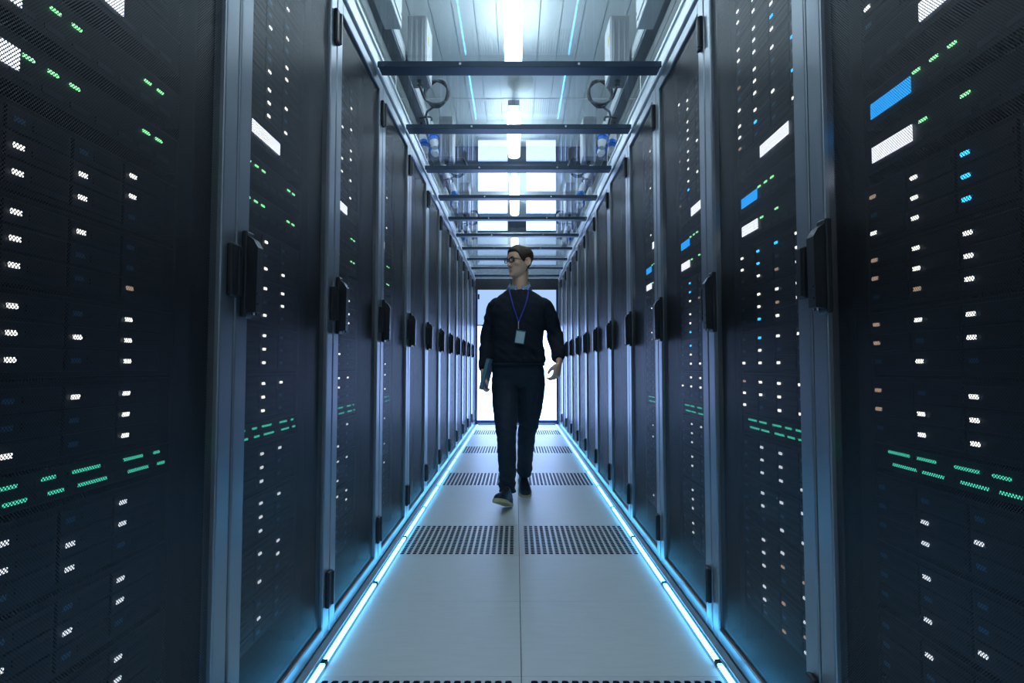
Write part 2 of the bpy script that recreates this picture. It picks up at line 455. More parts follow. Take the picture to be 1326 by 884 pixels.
# on patterns read per array: three rows (top to bottom) of columns u=.112 .255 .397 .5375
def parse(s): return [[{'w': W, 'b': B_, 'o': O_, '.': None}[c] for c in row] for row in s.split()]
PAT = {
 (-1, 0): ['.w.w ..w. w.w.', 'www. .w.w w...', 'w.ww .ww. .w..', 'www. .w.w ww..',
           '...w www. www. '.replace('...w www. www.', 'w..w .www .ww.'), '.ww. ' .strip()+' ww.. .w.o', 'ww.w .www .w.w', 'w.ww ..,w'.replace(',', '.')+' ww.w',
           'ww.w .www ..w.', '...w .www w...', 'w.ww ...w .w..', 'w... ..w. .w..'],
 (-1, 1): ['ww.. .ww. .w.w', 'ww.. .w.w www.', 'ww.w .w.w www.', 'wwww .ww. .www',
           'w.w. .... .www', '..ww ...w www.', 'www. .ww. w.w.', '.www w.w. www.',
           '..ww w.w. .ww.', '.www www. .ww.', '..ww .w.w w.w.', '.w.. ..w. ....'],
 (1, 0): ['wwbw .w.. w.b.', 'wwb. ww.b .w..', 'w.bb wwb. .w..', 'www. w.bb .ww.',
          'o.bw .wbw wwbw'.replace('o.bw', 'owbw'), '.w.. owww .oww'.replace('.w..', 'oww.'), 'owww o.ww .w.w', 'o.ww owww .www',
          '.... .ww. .w..', '.w.. ...w .www', '.ww. ..w. ....', '...w .w.. w...'],
 (1, 1): ['w.wb ww.w .w.w', 'www. wwbb .ww.', 'oww. .w.b ww..', 'wwwb wb.. o..w',
          'wbbw wbow .wow'.replace('wbow', 'wb.w'), '.www .wow .bw.', '.bww .w.. www.', 'owww www. w.ww',
          '.ww. .ww. .www', '.www .w.. ..ww', '.ww. .woo .w.w', '.wow .w.o ..ow'],
}
rnd = random.Random(3)
GDOT = [(.27, 0), (.322, 0), (.372, 0), (.58, 0), (.625, 0)]
def unit_obj(nm, me, side, k, z, label, cat, group):
    l, r = rack_frame(side, k)
    o = bpy.data.objects.new(nm, me); C.objects.link(o); o.location = (l[0], l[1], z); o.rotation_euler = (0, 0, r)
    return tag(o, label, cat, group)
scr_me = {('scr_w', 0): None}
def child(o, nm, me, x, y, z):
    c = bpy.data.objects.new(nm, me); C.objects.link(c); c.parent = o; c.location = (x, y, z); return c
big_scr = MB().box(0, .21, -.002, 0, -.018, .018, M['scr_w']).mesh('display')
sm_w = MB().box(0, .140, -.002, 0, -.016, .016, M['scr_w']).mesh('display')
sm_b = MB().box(0, .140, -.002, 0, -.016, .016, M['scr_b']).mesh('display')
teal_runs = {1: [(.14, .21), (.235, .29), (.34, .40), (.43, .47), (.50, .60)], -1: [(.12, .21), (.24, .28), (.33, .36), (.40, .47), (.54, .60), (.64, .66)]}
for side in (-1, 1):
    for k in range(0, 4):
        where = '%s cabinet of the %s row' % (NUM[k], SN[side])
        pat = PAT.get((side, k)) or PAT[(side, (k+1) % 2)]
        for n, z in enumerate(ARR):
            pos = (ORD[n] + ' from the top') if n < 6 else (ORD[11-n] + ' from the bottom' if n < 11 else 'lowest of all')
            o = unit_obj('storage_server', arr_me, side, k, z,
                         'black storage server, %s in the %s' % (pos, where), 'server', 'storage servers in the cabinets')
            P = parse(pat[n])
            for ri, row in enumerate(P):
                for ci, ch in enumerate(row):
                    if ch is None: continue
                    if k == 2 and ci != (3 if side < 0 else 1) and rnd.random() < .62: continue
                    if k == 3 and (ci != (3 if side < 0 else 1) or rnd.random() < .6): continue
                    if ch == W and n >= 8: ch = 'led_d'
                    child(o, 'indicator_light', led_mesh(ch), COLS[ci], .0862, (1-ri)*RP)
        # three display units
        for n, z in enumerate((1.594, 1.489-.010, 1.390-.012)):
            o = unit_obj('display_server', disp_me, side, k, z,
                         'slim server with %s, in the %s' % (
                             ['wide white display', 'small blue display' if side > 0 else 'upper green lights', 'small white display' if side > 0 else 'lower green lights'][n], where), 'server', 'display servers in the cabinets')
            if n == 0: child(o, 'display', big_scr, .285, .0878, 0.002)
            elif n == 1: child(o, 'display', sm_b if side > 0 else sm_w, .112, .0878, -.006)
            else: child(o, 'display', sm_w, .112, .0878, 0.0)
            if n:
                for x in ((.27, .322, .372, .58, .625) if side < 0 or n == 1 else (.285, .40, .58)):
                    child(o, 'indicator_light', led_mesh('led_g', .024, .006), x, .0885, .012)
        o = unit_obj('network_switch', sw_me, side, k, .742,
                     'flat network switch with two green light rows, %s' % where, 'network switch', 'network switches in the cabinets')
        for q, z in enumerate((.012, -.012)):
            for (a, bb) in teal_runs[side]:
                a2, b2 = a + .015*q, bb + .02*q
                me = MB().box(-(b2-a2)/2, (b2-a2)/2, -.002, 0, -.0028, .0028, M['led_t']).mesh('link_lights')
                child(o, 'link_lights', me, (a2+b2)/2, .088, z)

# ------------------------------------------------------------------ top rails along the cabinets
for side in (-1, 1):
    b = MB()
    b.box(side*(HX-.004), side*(HX+.06), -.12, YEND, DT+.022, 2.385, M['rail'], .004)
    b.box(side*(HX-.012), side*(HX+.0), -.12, YEND, 2.375, 2.392, M['rail'], .002)
    struct(b.build('trim_%d' % (2 if side < 0 else 3)))

# ------------------------------------------------------------------ glass roof and cross beams
beam_y = [2.935 + .772*(i-2) for i in range(0, 12)]
b = MB()
b.box(-HX+.014, HX-.014, -.050, .050, 2.290, 2.3118, M['beam'], .003)
b.box(-HX+.014, HX-.014, -.054, -.048, 2.284, 2.3115, M['beam'], .001)
for s in (-1, 1):
    b.cyl((s*.27, -.053, 2.298), (s*.27, -.057, 2.298), .006, M['chrome'], 10)
beam_me = b.mesh('cross_beam')
for n, y in enumerate(beam_y):
    o = bpy.data.objects.new('cross_beam', beam_me); C.objects.link(o); o.location = (0, y, 0)
    if n < 2: lab = 'dark blue steel cross beam above the viewer, %s' % ('over the closest cabinets' if n == 0 else 'over the second cabinets')
    elif n == 2: lab = 'dark blue steel cross beam under the ceiling, highest and nearest one in view'
    elif n == 11: lab = 'dark blue steel cross beam directly above the header of the lit door'
    else: lab = 'dark blue steel cross beam of the glass roof, %s one down from the top of the photo' % ORD[n-2]
    tag(o, lab, 'beam', 'cross beams of the glass roof')
for n in range(-1, 12):
    y0 = (beam_y[n]+.002 if n >= 0 else -.12); y1 = (beam_y[n+1] - .002 if n < 11 else YEND+.02)
    o = MB().box(-HX+.006, HX-.006, y0, y1, 2.3125, 2.3185, M['glass'], 0).build('glass_roof_panel')
    last = n == 11
    lab = 'clear glass roof panel between the %s and %s cross beams from the viewer' % (ORD[n], ORD[n+1]) if 0 <= n < 11 else 'clear glass roof panel between the last cross beam and the door header' if last else 'clear glass roof panel above the viewer, before the first cross beam'
    tag(o, lab, 'glass panel', 'glass roof panels')

# ------------------------------------------------------------------ perforated floor tiles
def perf_tile_mesh():
    b = MB(); N = 19; m0 = .022; A = TS - 2*g; hole = M['perftile']
    p = (A - 2*m0)/N; n0 = len(b.v); mi = b.m(hole)
    b.box(0, m0, 0, A, -.012, 0, hole); b.box(A-m0, A, 0, A, -.012, 0, hole)
    b.box(m0, A-m0, 0, m0, -.012, 0, hole); b.box(m0, A-m0, A-m0, A, -.012, 0, hole)
    hw, hl, c = p*.34, p*.41, p*.14; mk = b.m(M['dark'])
    for i in range(N):
        for j in range(N):
            cx = m0 + (i+.5)*p; cy = m0 + (j+.5)*p; h = p/2
            sq = [(-h, -h), (0, -h), (h, -h), (h, 0), (h, h), (0, h), (-h, h), (-h, 0)]
            inn = [(-hw+c*.4, -hl+c*.4), (0, -hl), (hw-c*.4, -hl+c*.4), (hw, 0), (hw-c*.4, hl-c*.4), (0, hl), (-hw+c*.4, hl-c*.4), (-hw, 0)]
            n = len(b.v)
            for (x, y) in sq: b.v.append((cx+x, cy+y, 0))
            for (x, y) in inn: b.v.append((cx+x, cy+y, 0))
            for (x, y) in inn: b.v.append((cx+x, cy+y, -.012))
            for q in range(8):
                r = (q+1) % 8
                b.f.append((n+q, n+r, n+8+r, n+8+q)); b.mi.append(mi)
                b.f.append((n+8+q, n+8+r, n+16+r, n+16+q)); b.mi.append(mk)
    return b.mesh('perforated_floor_tile')
pt_me = perf_tile_mesh()
for n, i in enumerate(perf_rows):
    for j in (-1, 0):
        o = bpy.data.objects.new('perforated_floor_tile', pt_me); C.objects.link(o)
        o.location = (j*TS+g, T0+i*TS+g, 0)
        where = ['cut by the bottom edge of the photo', 'in the nearest full row', 'in the row by the feet of the man', 'in the row behind the legs of the man', 'in the farthest row before the lit door'][min(n, 4)]
        tag(o, 'grey perforated floor tile %s, %s half of the aisle' % (where, 'left' if j < 0 else 'right'), 'floor tile', 'perforated floor tiles')

# ------------------------------------------------------------------ LED light strips along the floor edges
for side in (-1, 1):
    b = MB()
    b.box(side*.632, side*(HX-.004), -.1, YEND-.04, 0, .012, M['channel'], .001)
    b.box(side*.600, side*.632, -.1, YEND-.04, 0, .003, M['channel'])
    b.box(side*.624, side*.628, -.1, YEND-.04, 0, .007, M['channel'], .001)
    struct(b.build('baseboard_%s' % SN[side]))
    y = 2.06 - 3*.733; n = 0; segs = []
    while y < YEND-.2:
        segs.append((y, min(y+.733, YEND-.05))); y += .733
    for n, (a, c) in enumerate(segs):
        t = thing('led_light_strip', 'glowing cyan light strip on the floor along the %s cabinets, %s segment from the viewer' % (SN[side], ORD[n]), 'light strip',
                  (side*.611, a, .003), 0, 'cyan light strips along the floor')
        L = c-a
        MB().box(-.0075, .0075, .012, L-.012, .004, .012, M['ledstrip'], .002).build('glowing_tube', t)
        q = MB().box(-.008, .008, .008, L-.008, 0, .004, M['channel'])
        q.box(-.009, .009, -.0, .014, 0, .014, M['hinge'], .002); q.box(-.009, .009, L-.014, L, 0, .014, M['hinge'], .002)
        q.build('carrier', t)

# ------------------------------------------------------------------ ceiling lamps
for n, (a, c) in enumerate(((-1.2, .9), (1.75, 4.73), (5.63, 6.85), (7.6, 9.5), (11.4, 13.4))):
    t = thing('ceiling_or_fill_light', ['long white linear ceiling light behind the viewer', 'bright linear ceiling light at the top of the photo, nearest and longest',
              'short linear ceiling light between the nearest light and the dark soffit', 'linear ceiling light beyond the dark soffit above the aisle', 'linear ceiling light in the far end beyond the lit door'][n],
              'ceiling light', (-.035, a, CZ-.10), 0, 'linear ceiling lights')
    L = c-a
    MB().box(-.035, .035, .02, L-.02, -.05, 0, M['lampbody'], .004).build('housing', t)
    b = MB()
    b.tube([(0, 0, -.085), (0, .03, -.085), (0, L-.03, -.085), (0, L, -.085)], [(.045, .020), (.062, .032), (.062, .032), (.045, .020)], M['lamp'], seg=16, flat=(0, 0, 1), smooth=False)
    b.build('diffuser', t, smooth=True)
    b = MB()
    for x in (-.03, 0, .03): b.cyl((x, -.05, -.03), (x, .03, -.03), .007, M['lampbody'], 8)
    b.box(-.05, .05, -.07, -.02, -.05, 0, M['grey'], .004)
    b.build('end_connector', t)
    for yy in (.15, L/2, L-.15): MB().cyl((0, yy, 0), (0, yy, .10), .004, M['lampbody'], 8).build('hanger', t)

for side in (-1, 1):  # added fill rows, out of view, to brighten ceiling and floor
    for n, a in enumerate((.4, 3.4, 6.2, 8.8, 11.6)):
        t = thing('ceiling_or_fill_light', '%s linear fill light added out of view above the tops of the %s cabinets' % (ORD[n], SN[side]), 'ceiling light', (side*1.75, a, CZ-.10), 0, 'added fill lights over the cabinets')
        MB().box(-.035, .035, .02, 1.58, -.05, 0, M['lampbody'], .004).build('housing', t)
        MB().tube([(0, 0, -.085), (0, .03, -.085), (0, 1.57, -.085), (0, 1.6, -.085)], [(.045, .020), (.062, .032), (.062, .032), (.045, .020)], M['lamp'], seg=16, flat=(0, 0, 1), smooth=False).build('diffuser', t, smooth=True)
        for yy in (.15, 1.45): MB().cyl((0, yy, 0), (0, yy, .10), .004, M['lampbody'], 8).build('hanger', t)

# ------------------------------------------------------------------ power gear above the cabinets
for side in (-1, 1):
    sn = SN[side]; X = lambda a: side*a
    t = thing('busbar_trunking', 'long grey busbar trunking hung above the %s cabinets' % sn, 'busbar', (X(.745), 0, 2.80), 0, 'busbar trunkings')
    b = MB(); b.box(-.036, .036, .2, 10.2, 0, .11, M['trunk'], .004)
    for s in (-1, 1): b.box(s*.036, s*.043, .2, 10.2, .01, .025, M['rail']); b.box(s*.036, s*.043, .2, 10.2, .085, .10, M['rail'])
    b.build('trunk', t)
    MB().box(-side*.0435, -side*.0365, .2, 10.2, .03, .08, M['white'], .001).build('side_cover', t)
    for y in (1.2, 2.8, 4.6, 6.3, 8.0, 9.6):
        MB().cyl((0, y, .11), (0, y, CZ-2.80), .005, M['rail'], 8).box(-.07, .07, y-.015, y+.015, .108, .116, M['rail']).build('hanger', t)
    # cable tray
    t = thing('cable_tray', 'ladder cable tray with cables above the %s cabinets' % sn, 'cable tray', (X(1.05), 0, 2.62), 0, 'cable trays')
    b = MB()
    for s in (-1, 1): b.box(s*.16, s*.168, .2, 10.2, 0, .06, M['trunk'])
    y = .3
    while y < 10.2: b.box(-.16, .16, y, y+.02, .005, .017, M['trunk']); y += .25
    b.build('ladder', t)
    for y in (1.2, 2.8, 4.6, 6.3, 8.0, 9.6):
        MB().cyl((.164, y, .06), (.164, y, CZ-2.62), .004, M['rail'], 8).cyl((-.164, y, .06), (-.164, y, CZ-2.62), .004, M['rail'], 8).build('hanger', t)
    for q in range(5):
        pts = [(X(1.05) - .10 + q*.05 + .015*math.sin(i*1.7+q*2), .3+i*1.1, 2.655) for i in range(9)]
        tag(MB().tube(pts, .014, M['cable'], seg=8).build('power_cable'), 'black power cable in the %s cable tray, %s of five counted from the aisle' % (sn, ORD[q if side > 0 else 4-q]), 'cable', 'cables lying in the %s cable tray' % sn)
    # bracket plates standing above the rail
    for n, y in enumerate((2.2, 3.0)):
        pass
    # tap-off boxes
    for n, (y, zz) in enumerate(((3.92, 2.74), (5.55, 2.74), (7.6, 2.74), (9.0, 2.74))):
        t = thing('tap_off_box', 'grey power tap-off box on the %s busbar, %s one from the viewer' % (sn, ORD[n]), 'power box', (X(.63), y, zz), 0, 'tap-off boxes on the busbars')
        b = MB(); b.box(-.058, .058, 0, .24, 0, .36, M['grey'], .006); b.box(side*.05, side*.082, .07, .17, .075, .13, M['grey'], .003)
        for q in range(3): b.box(-.045+q*.034, -.031+q*.034, -.006, 0, .03, .33, M['trunk'], .002)
        b.build('housing', t)
        xx = -side*.058
        b = MB(); b.box(xx, xx-side*.006, .012, .228, .012, .348, M['white'], .002); b.build('side_plate', t)
        MB().box(xx-side*.006, xx-side*.008, .03, .08, .20, .25, M['yellow']).build('warning_sticker', t)
        MB().cyl((0, .12, 0), (0, .12, -.03), .018, M['cable'], 12).build('cable_gland', t)
        # coiled cable under the box
        if n < 3:
            cx, cy, cz = X(.60), y+.36, zz+.02
            pts = [(X(.63), y+.12, zz-.03), (X(.61), y+.2, zz-.08)]
            for i in range(26):
                a = PI*1.2 + i*2*PI/11; rr = .085 + .006*math.sin(i*1.3)
                pts.append((cx - side*rr*math.cos(a)*.9 - side*.05, cy + .02*math.sin(i*.9), cz + rr*math.sin(a)))
            pts += [(X(.64), y+.55, zz-.03), (X(.66), y+.74, zz-.05), (X(.665), y+.86, zz-.10)]
            tag(MB().tube(pts, .008, M['cable'], seg=8, sub=3).build('coiled_cable', smooth=True), 'coiled grey power cable hanging beside the %s tap-off box on the %s busbar' % (ORD[n], sn), 'cable', 'coiled power cables')
            for q, (dx, dy, dz, up) in enumerate(((-.03, .80, .0, 1), (.055, .90, -.02, 1), (-.01, 1.02, -.02, 0))):
                p0 = Vector((X(.655+dx), y+dy, zz+dz-.14))
                d = Vector((side*.15, .35, .9)).normalized() if up else Vector((side*.2, .8, .5)).normalized()
                t = thing('power_connector', 'white and blue power connector, %s of three at the %s coil above %s cabinets' % (['first', 'second', 'third'][q], ORD[n], sn), 'power connector', p0, 0, 'blue power connectors')
                MB().cyl(-d*.02, d*.045, .034, M['plugblue'], 20, .036).cyl(d*.010, d*.022, .043, M['plugblue'], 20).build('socket', t, smooth=False)
                MB().cyl(d*.045, d*.13, .033, M['white'], 20, .022).cyl(d*.13, d*.165, .018, M['white'], 16, .012).cyl(-d*.02, -d*.08, .032, M['white'], 20, .022).build('plug_body', t)
                top = d*.16
                MB().tube([top, top+Vector((side*.01, .02, .05)), Vector((X(.745)-p0.x, .10, 2.803-p0.z))], .008, M['cable'], seg=8).build('lead', t)
    # white junction box, nearer than the tap-off boxes
    t = thing('junction_box', 'tall white junction box above the %s cabinets, cut by the top edge of the photo' % sn, 'power box', (X(.665), 2.72, 2.70), 0, 'white junction boxes')
    MB().box(-.045, .045, 0, .62, 0, .42, M['white'], .006).build('housing', t)
    q = MB().box(-side*.045, -side*.051, .03, .59, .03, .39, M['white'], .003); q.cyl((-side*.051, .57, .06), (-side*.056, .57, .06), .008, M['chrome'], 10); q.build('lid', t)
    MB().cyl((0, .3, .42), (0, .3, .65), .006, M['rail'], 8).build('hanger', t)

# ------------------------------------------------------------------ the man
PY = 4.5
man = thing('person', 'man in dark navy sweater and dark trousers walking down the aisle, glasses, head turned aside', 'person', (0, PY, 0))
def bake(b, name, voxel, parent, sm=6, disp=None, mt=None):
    o = b.build(name, parent, smooth=True)
    r = o.modifiers.new('r', 'REMESH'); r.mode = 'VOXEL'; r.voxel_size = voxel; r.use_smooth_shade = True
    s = o.modifiers.new('s', 'SMOOTH'); s.factor = .5; s.iterations = sm
    dg = bpy.context.evaluated_depsgraph_get()
    me = bpy.data.meshes.new_from_object(o.evaluated_get(dg)); o.modifiers.clear()
    o.data = me; me.name = name
    if disp:
        ns = [v.normal.copy() for v in me.vertices]
        for v, nn in zip(me.vertices, ns): v.co = v.co + nn*disp(v.co)
    me.materials.clear(); me.materials.append(mt or b.mats[0])
    for p in me.polygons: p.material_index = 0; p.use_smooth = True
    me.update(); return o

# head (face towards -y in its own frame)
HL = [(.000, -.072, -.030, .022), (.010, -.084, -.012, .036), (.030, -.088, .010, .050), (.055, -.086, .034, .059), (.080, -.085, .056, .066), (.105, -.083, .076, .071),
      (.130, -.080, .090, .074), (.150, -.088, .097, .0755), (.170, -.088, .100, .076), (.190, -.080, .097, .073), (.205, -.066, .088, .065), (.220, -.044, .066, .048), (.229, -.020, .038, .026), (.232, -.004, .016, .008)]
def hprof(z):
    if z <= HL[0][0]: return HL[0][1:]
    for a, c in zip(HL, HL[1:]):
        if z <= c[0]:
            t = (z-a[0])/(c[0]-a[0]); return tuple(a[i]*(1-t)+c[i]*t for i in (1, 2, 3))
    return HL[-1][1:]
def hpoint(th, z, off=0.0):
    f, bk, wd = hprof(z); cy = 0.01 if z > .06 else .01 - (.06-z)*.6
    c, s = math.cos(th), math.sin(th)      # th=0 -> front (-y)
    ex = 0.85
    x = (wd+off)*math.copysign(abs(s)**ex, s)
    r = (cy - f) if c > 0 else (bk - cy)
    return Vector((x, cy - math.copysign(abs(c)**ex, c)*(r+off), z))
YAW = math.radians(-52)   # turned towards the left of the photo
HM = Matrix.Translation((.012, -.012, 1.538)) @ Matrix.Scale(.92, 4) @ Matrix.Rotation(YAW, 4, 'Z') @ Matrix.Rotation(math.radians(2), 4, 'X')
def head_geo(b):
    n = len(b.v); mt = M['skin']
    zs = [.002, .006, .012, .02, .03, .04, .05, .06, .07, .08, .09, .1, .11, .12, .13, .14, .15, .16, .17, .18, .19, .2, .208, .216, .223, .229, .2315]
    b.rings([[hpoint(2*PI*j/40, z) for j in range(40)] for z in zs], mt)
    # nose
    b.rings([[Vector((x*sx, y, z)) for x, y in ((-1, -.070), (-.45, yy), (.45, yy), (1, -.070))] for sx, yy, z in ((.010, -.088, .140), (.010, -.099, .122), (.013, -.112, .103), (.015, -.118, .090), (.017, -.102, .082), (.012, -.086, .080))], mt)
    for s in (-1, 1):
        b.ball((s*.0130, -.098, .087), (.0075, .010, .0075), mt, 8)
        b.ball((s*.030, -.078, .146), (.026, .014, .008), mt, 10)        # brow
        b.ball((s*.040, -.050, .100), (.024, .028, .022), mt, 10)        # cheek
        # ear
        e = len(b.v)
        b.ball((0, 0, 0), (.007, .019, .032), mt, 10)
        b.tube([(s*.006, .012, -.022), (s*.010, .020, 0), (s*.010, .014, .026), (s*.008, -.004, .032), (s*.005, -.014, .018)], .0042, mt, seg=8)
        b.xform(Matrix.Translation((s*.080, .016, .112)) @ Matrix.Rotation(math.radians(-s*20), 4, 'Z') @ Matrix.Rotation(math.radians(-8), 4, 'X'), e)
    b.ball((0, -.087, .061), (.021, .009, .0055), mt, 10); b.ball((0, -.086, .052), (.018, .009, .006), mt, 10)   # lips
    b.ball((0, -.078, .017), (.020, .016, .015), mt, 10)     # chin
    b.xform(HM, n)
def hand_geo(b, mtx, side, curl, spread=.0):
    """hand with the wrist at the origin, fingers towards -z, palm normal +x*side... thumb forward (-y)"""
    n = len(b.v); mt = M['skin']
    b.tube([(0, 0, .03), (0, 0, 0), (0, -.003, -.04), (0, -.004, -.082)], [(.026, .017), (.027, .016), (.040, .015), (.039, .012)], mt, seg=14, flat=(1, 0, 0))
    L = [.066, .075, .070, .056]
    for i in range(4):
        y = -.031 + i*.0207; z = -.080 - [.002, .004, .002, -.006][i]
        a = 0; p = Vector((0, y, z)); pts = [Vector((0, y*.9, z+.03)), p]
        for q, fr_ in enumerate((.42, .32, .26)):
            a += math.radians(curl[q] * (1+.20*i))
            p = p + Vector((side*math.sin(a), -.06*(1.5-i), -math.cos(a)))*L[i]*fr_; pts.append(p)
        b.tube(pts, [.0086, .0084, .0080, .0074, .0064], mt, seg=10, sub=3)
    # thumb from the side of the palm
    b.tube([(side*.004, -.020, -.018), (side*.010, -.042, -.038), (side*.020, -.058, -.066), (side*.026, -.060, -.092)], [.015, .0135, .011, .008], mt, seg=10, sub=3)
    b.xform(mtx, n)

RS, RE, RW = Vector((-.160, .0, 1.345)), Vector((-.218, .045, 1.11)), Vector((-.236, -.045, .885))
LS, LE, LW = Vector((.184, .0, 1.345)), Vector((.258, .035, 1.135)), Vector((.278, -.075, .955))
RK, RA = Vector((-.088, -.115, .49)), Vector((-.078, -.115, .10))
LK, LA = Vector((.062, .055, .49)), Vector((.048, .27, .165))
b = MB(); head_geo(b); mt = M['skin']
b.tube([(.005, .015, 1.36), (.008, .012, 1.46), (.016, .006, 1.56), (.016, .0, 1.60)], [(.080, .065), (.058, .060), (.052, .058), (.050, .056)], mt, seg=20)
b.rings([[(cx + hw*math.cos(2*PI*j/24), hd*math.sin(2*PI*j/24), z) for j in range(24)] for z, cx, hw, hd in ((.84, 0, .12, .08), (.95, 0, .15, .09), (1.1, 0, .14, .085), (1.25, 0, .155, .09), (1.36, 0, .14, .075), (1.41, 0, .08, .06), (1.43, 0, .05, .05))], mt)
b.tube([RS, RE, RW], [.040, .034, .024], mt); b.tube([LS, LE, LW], [.040, .034, .024], mt)
b.tube([(-.08, 0, .90), RK, RA], [.07, .045, .032], mt); b.tube([(.08, 0, .90), LK, LA], [.07, .045, .032], mt)
# his left hand (right in the photo): relaxed
hand_geo(b, Matrix.Translation(LW + Vector((.0, -.01, -.012))) @ Matrix.Rotation(math.radians(-38), 4, 'Z') @ Matrix.Rotation(math.radians(8), 4, 'Y') @ Matrix.Rotation(math.radians(-14), 4, 'X'), -1, (22, 38, 34))
# his right hand: on the far side of the notebook, fingers under it
hand_geo(b, Matrix.Translation(RW + Vector((-.006, -.012, -.012))) @ Matrix.Rotation(math.radians(10), 4, 'Z') @ Matrix.Rotation(math.radians(-6), 4, 'X'), 1, (14, 55, 60))
bake(b, 'body', .0034, man, sm=5)
# eyes
for s in (-1, 1):
    b = MB(); b.ball((0, 0, 0), .0115, M['eye'], 10); n = len(b.v)
    b.ball((0, -.0075, 0), (.0055, .0045, .0055), M['iris'], 8); b.xform(HM @ Matrix.Translation((s*.031, -.0735, .126)))
    b.build('eye', man, smooth=True)
    b = MB(); b.tube([(s*.014, -.0955, .146), (s*.032, -.095, .152), (s*.050, -.078, .147)], [.0028, .0035, .002], M['hair'], seg=8); b.xform(HM); b.build('eyebrow', man, smooth=True)
# hair
def hairline(th):
    a = abs((th + PI) % (2*PI) - PI)       # 0 front .. pi back
    pts = [(0, .190), (.55, .190), (.85, .178), (1.05, .140), (1.25, .118), (1.42, .112), (1.50, .142), (1.75, .146), (1.95, .070), (2.2, .030), (PI, .012)]
    for (x0, z0), (x1, z1) in zip(pts, pts[1:]):
        if a <= x1: t = (a-x0)/(x1-x0); return z0*(1-t)+z1*t
    return pts[-1][1]
b = MB(); N1, N2 = 72, 22; rings = []
for i in range(N2+1):
    s = i/N2; ring = []
    for j in range(N1):
        th = 2*PI*j/N1; zb = hairline(th); z = zb + (.2312-zb)*(s**.85)
        front = max(0, math.cos(th))
        off = .002 + .008*min(1, s*4) 
        p = hpoint(th, z, off)
        up = max(0, (z-.185)/.045)
        p.z += up*(.010 + .012*front*(1-abs(math.sin(th))*.4)) 
        p.y -= .006*front*min(1, s*5)
        nz = noise.noise(p*90)*.0035*min(1, s*4)
        p += Vector((nz, nz, nz*1.2)); ring.append(p)
    rings.append(ring)
b.rings(rings, M['hair'], cap=False); n = len(b.v); base = (N2)*N1
b.f.append(tuple(base+j for j in range(N1))); b.mi.append(0)
b.xform(HM)
hr = b.build('hair', man, smooth=True)
sm = hr.modifiers.new('s', 'SOLIDIFY'); sm.thickness = .006; sm.offset = -1
# glasses
b = MB()
for s in (-1, 1):
    pts = [(s*(.033 + .0235*math.copysign(abs(math.cos(a))**.6, math.cos(a))), -.1035 + .006*abs(math.cos(a)) * (1 if s*math.cos(a)*s > 0 else 0), .126 + .0165*math.copysign(abs(math.sin(a))**.7, math.sin(a))) for a in [2*PI*i/20 for i in range(20)]]
    b.tube(pts, .0034, M['specs'], seg=8, closed=True, sub=2)
    b.tube([(s*.056, -.098, .133), (s*.071, -.075, .132), (s*.0795, -.02, .128), (s*.081, .015, .126), (s*.078, .03, .112)], .0028, M['specs'], seg=8)
b.tube([(-.010, -.104, .130), (0, -.108, .133), (.010, -.104, .130)], .0028, M['specs'], seg=8)
b.xform(HM); gl = b.build('glasses', man, smooth=True)
for s in (-1, 1):
    b = MB(); b.quad([(s*(.033 + .022*math.copysign(abs(math.cos(a))**.6, math.cos(a))), -.1025, .126+.015*math.copysign(abs(math.sin(a))**.7, math.sin(a))) for a in [2*PI*i/20 for i in range(20)]], M['lens2'])
    b.xform(HM); b.build('lens', gl)

# sweater
def sell(z, cx, cy, hw, hd, n=36, e=.82):
    return [(cx + hw*math.copysign(abs(math.cos(2*PI*j/n))**e, math.cos(2*PI*j/n)), cy + hd*math.copysign(abs(math.sin(2*PI*j/n))**e, math.sin(2*PI*j/n)), z) for j in range(n)]
b = MB(); mt = M['knit']
b.rings([sell(*r) for r in ((.935, -.006, .0, .178, .118), (.950, -.006, 0, .190, .126), (.97, -.006, 0, .194, .128), (1.0, -.006, 0, .186, .122), (1.1, -.004, 0, .178, .120), (1.2, -.002, 0, .186, .124), (1.3, 0, 0, .196, .122),
        (1.345, .010, .0, .196, .108), (1.385, .012, .0, .176, .094), (1.415, .010, .0, .142, .084), (1.440, .008, .0, .106, .076), (1.455, .006, .0, .080, .068))], mt)
b.tube([RS+Vector((.03, 0, -.012)), RS, RE.lerp(RS, .5), RE, RE.lerp(RW, .5), RE.lerp(RW, .80), RW+Vector((0, 0, .012))], [.048, .054, .054, .052, .047, .046, .034], mt, seg=20)
b.tube([LS+Vector((-.03, 0, -.012)), LS, LE.lerp(LS, .5)+Vector((.008, 0, 0)), LE, LE.lerp(LW, .5)+Vector((.004, 0, 0)), LE.lerp(LW, .80), LW+Vector((0, 0, .012))], [.048, .056, .056, .056, .050, .048, .036], mt, seg=20)
def folds(p):
    q = Vector((p.x*9, p.y*9, p.z*22 + p.x*14)); w_ = noise.noise(q)
    low = max(0.0, 1 - abs(p.z-.97)/.16) if abs(p.x) < .19 else .7
    return .011*w_*(.35+low) + .0015*noise.noise(p*60)
sw = bake(b, 'sweater', .0065, man, sm=5, disp=folds)
# hem, cuffs and neck rib of the sweater
b = MB()
b.tube([p for p in sell(.938, -.006, 0, .182, .121, 24)], .010, mt, seg=10, closed=True, sub=2)
b.build('hem_rib', sw, smooth=True)
b = MB(); b.tube([Vector(p)+Vector((0, 0, -.004 - .012*(1 if p[1] < 0 else -1)*abs(p[1])/.06)) for p in sell(1.458, .006, .0, .078, .067, 20)], .008, mt, seg=10, closed=True, sub=2)
b.build('neck_rib', sw, smooth=True)
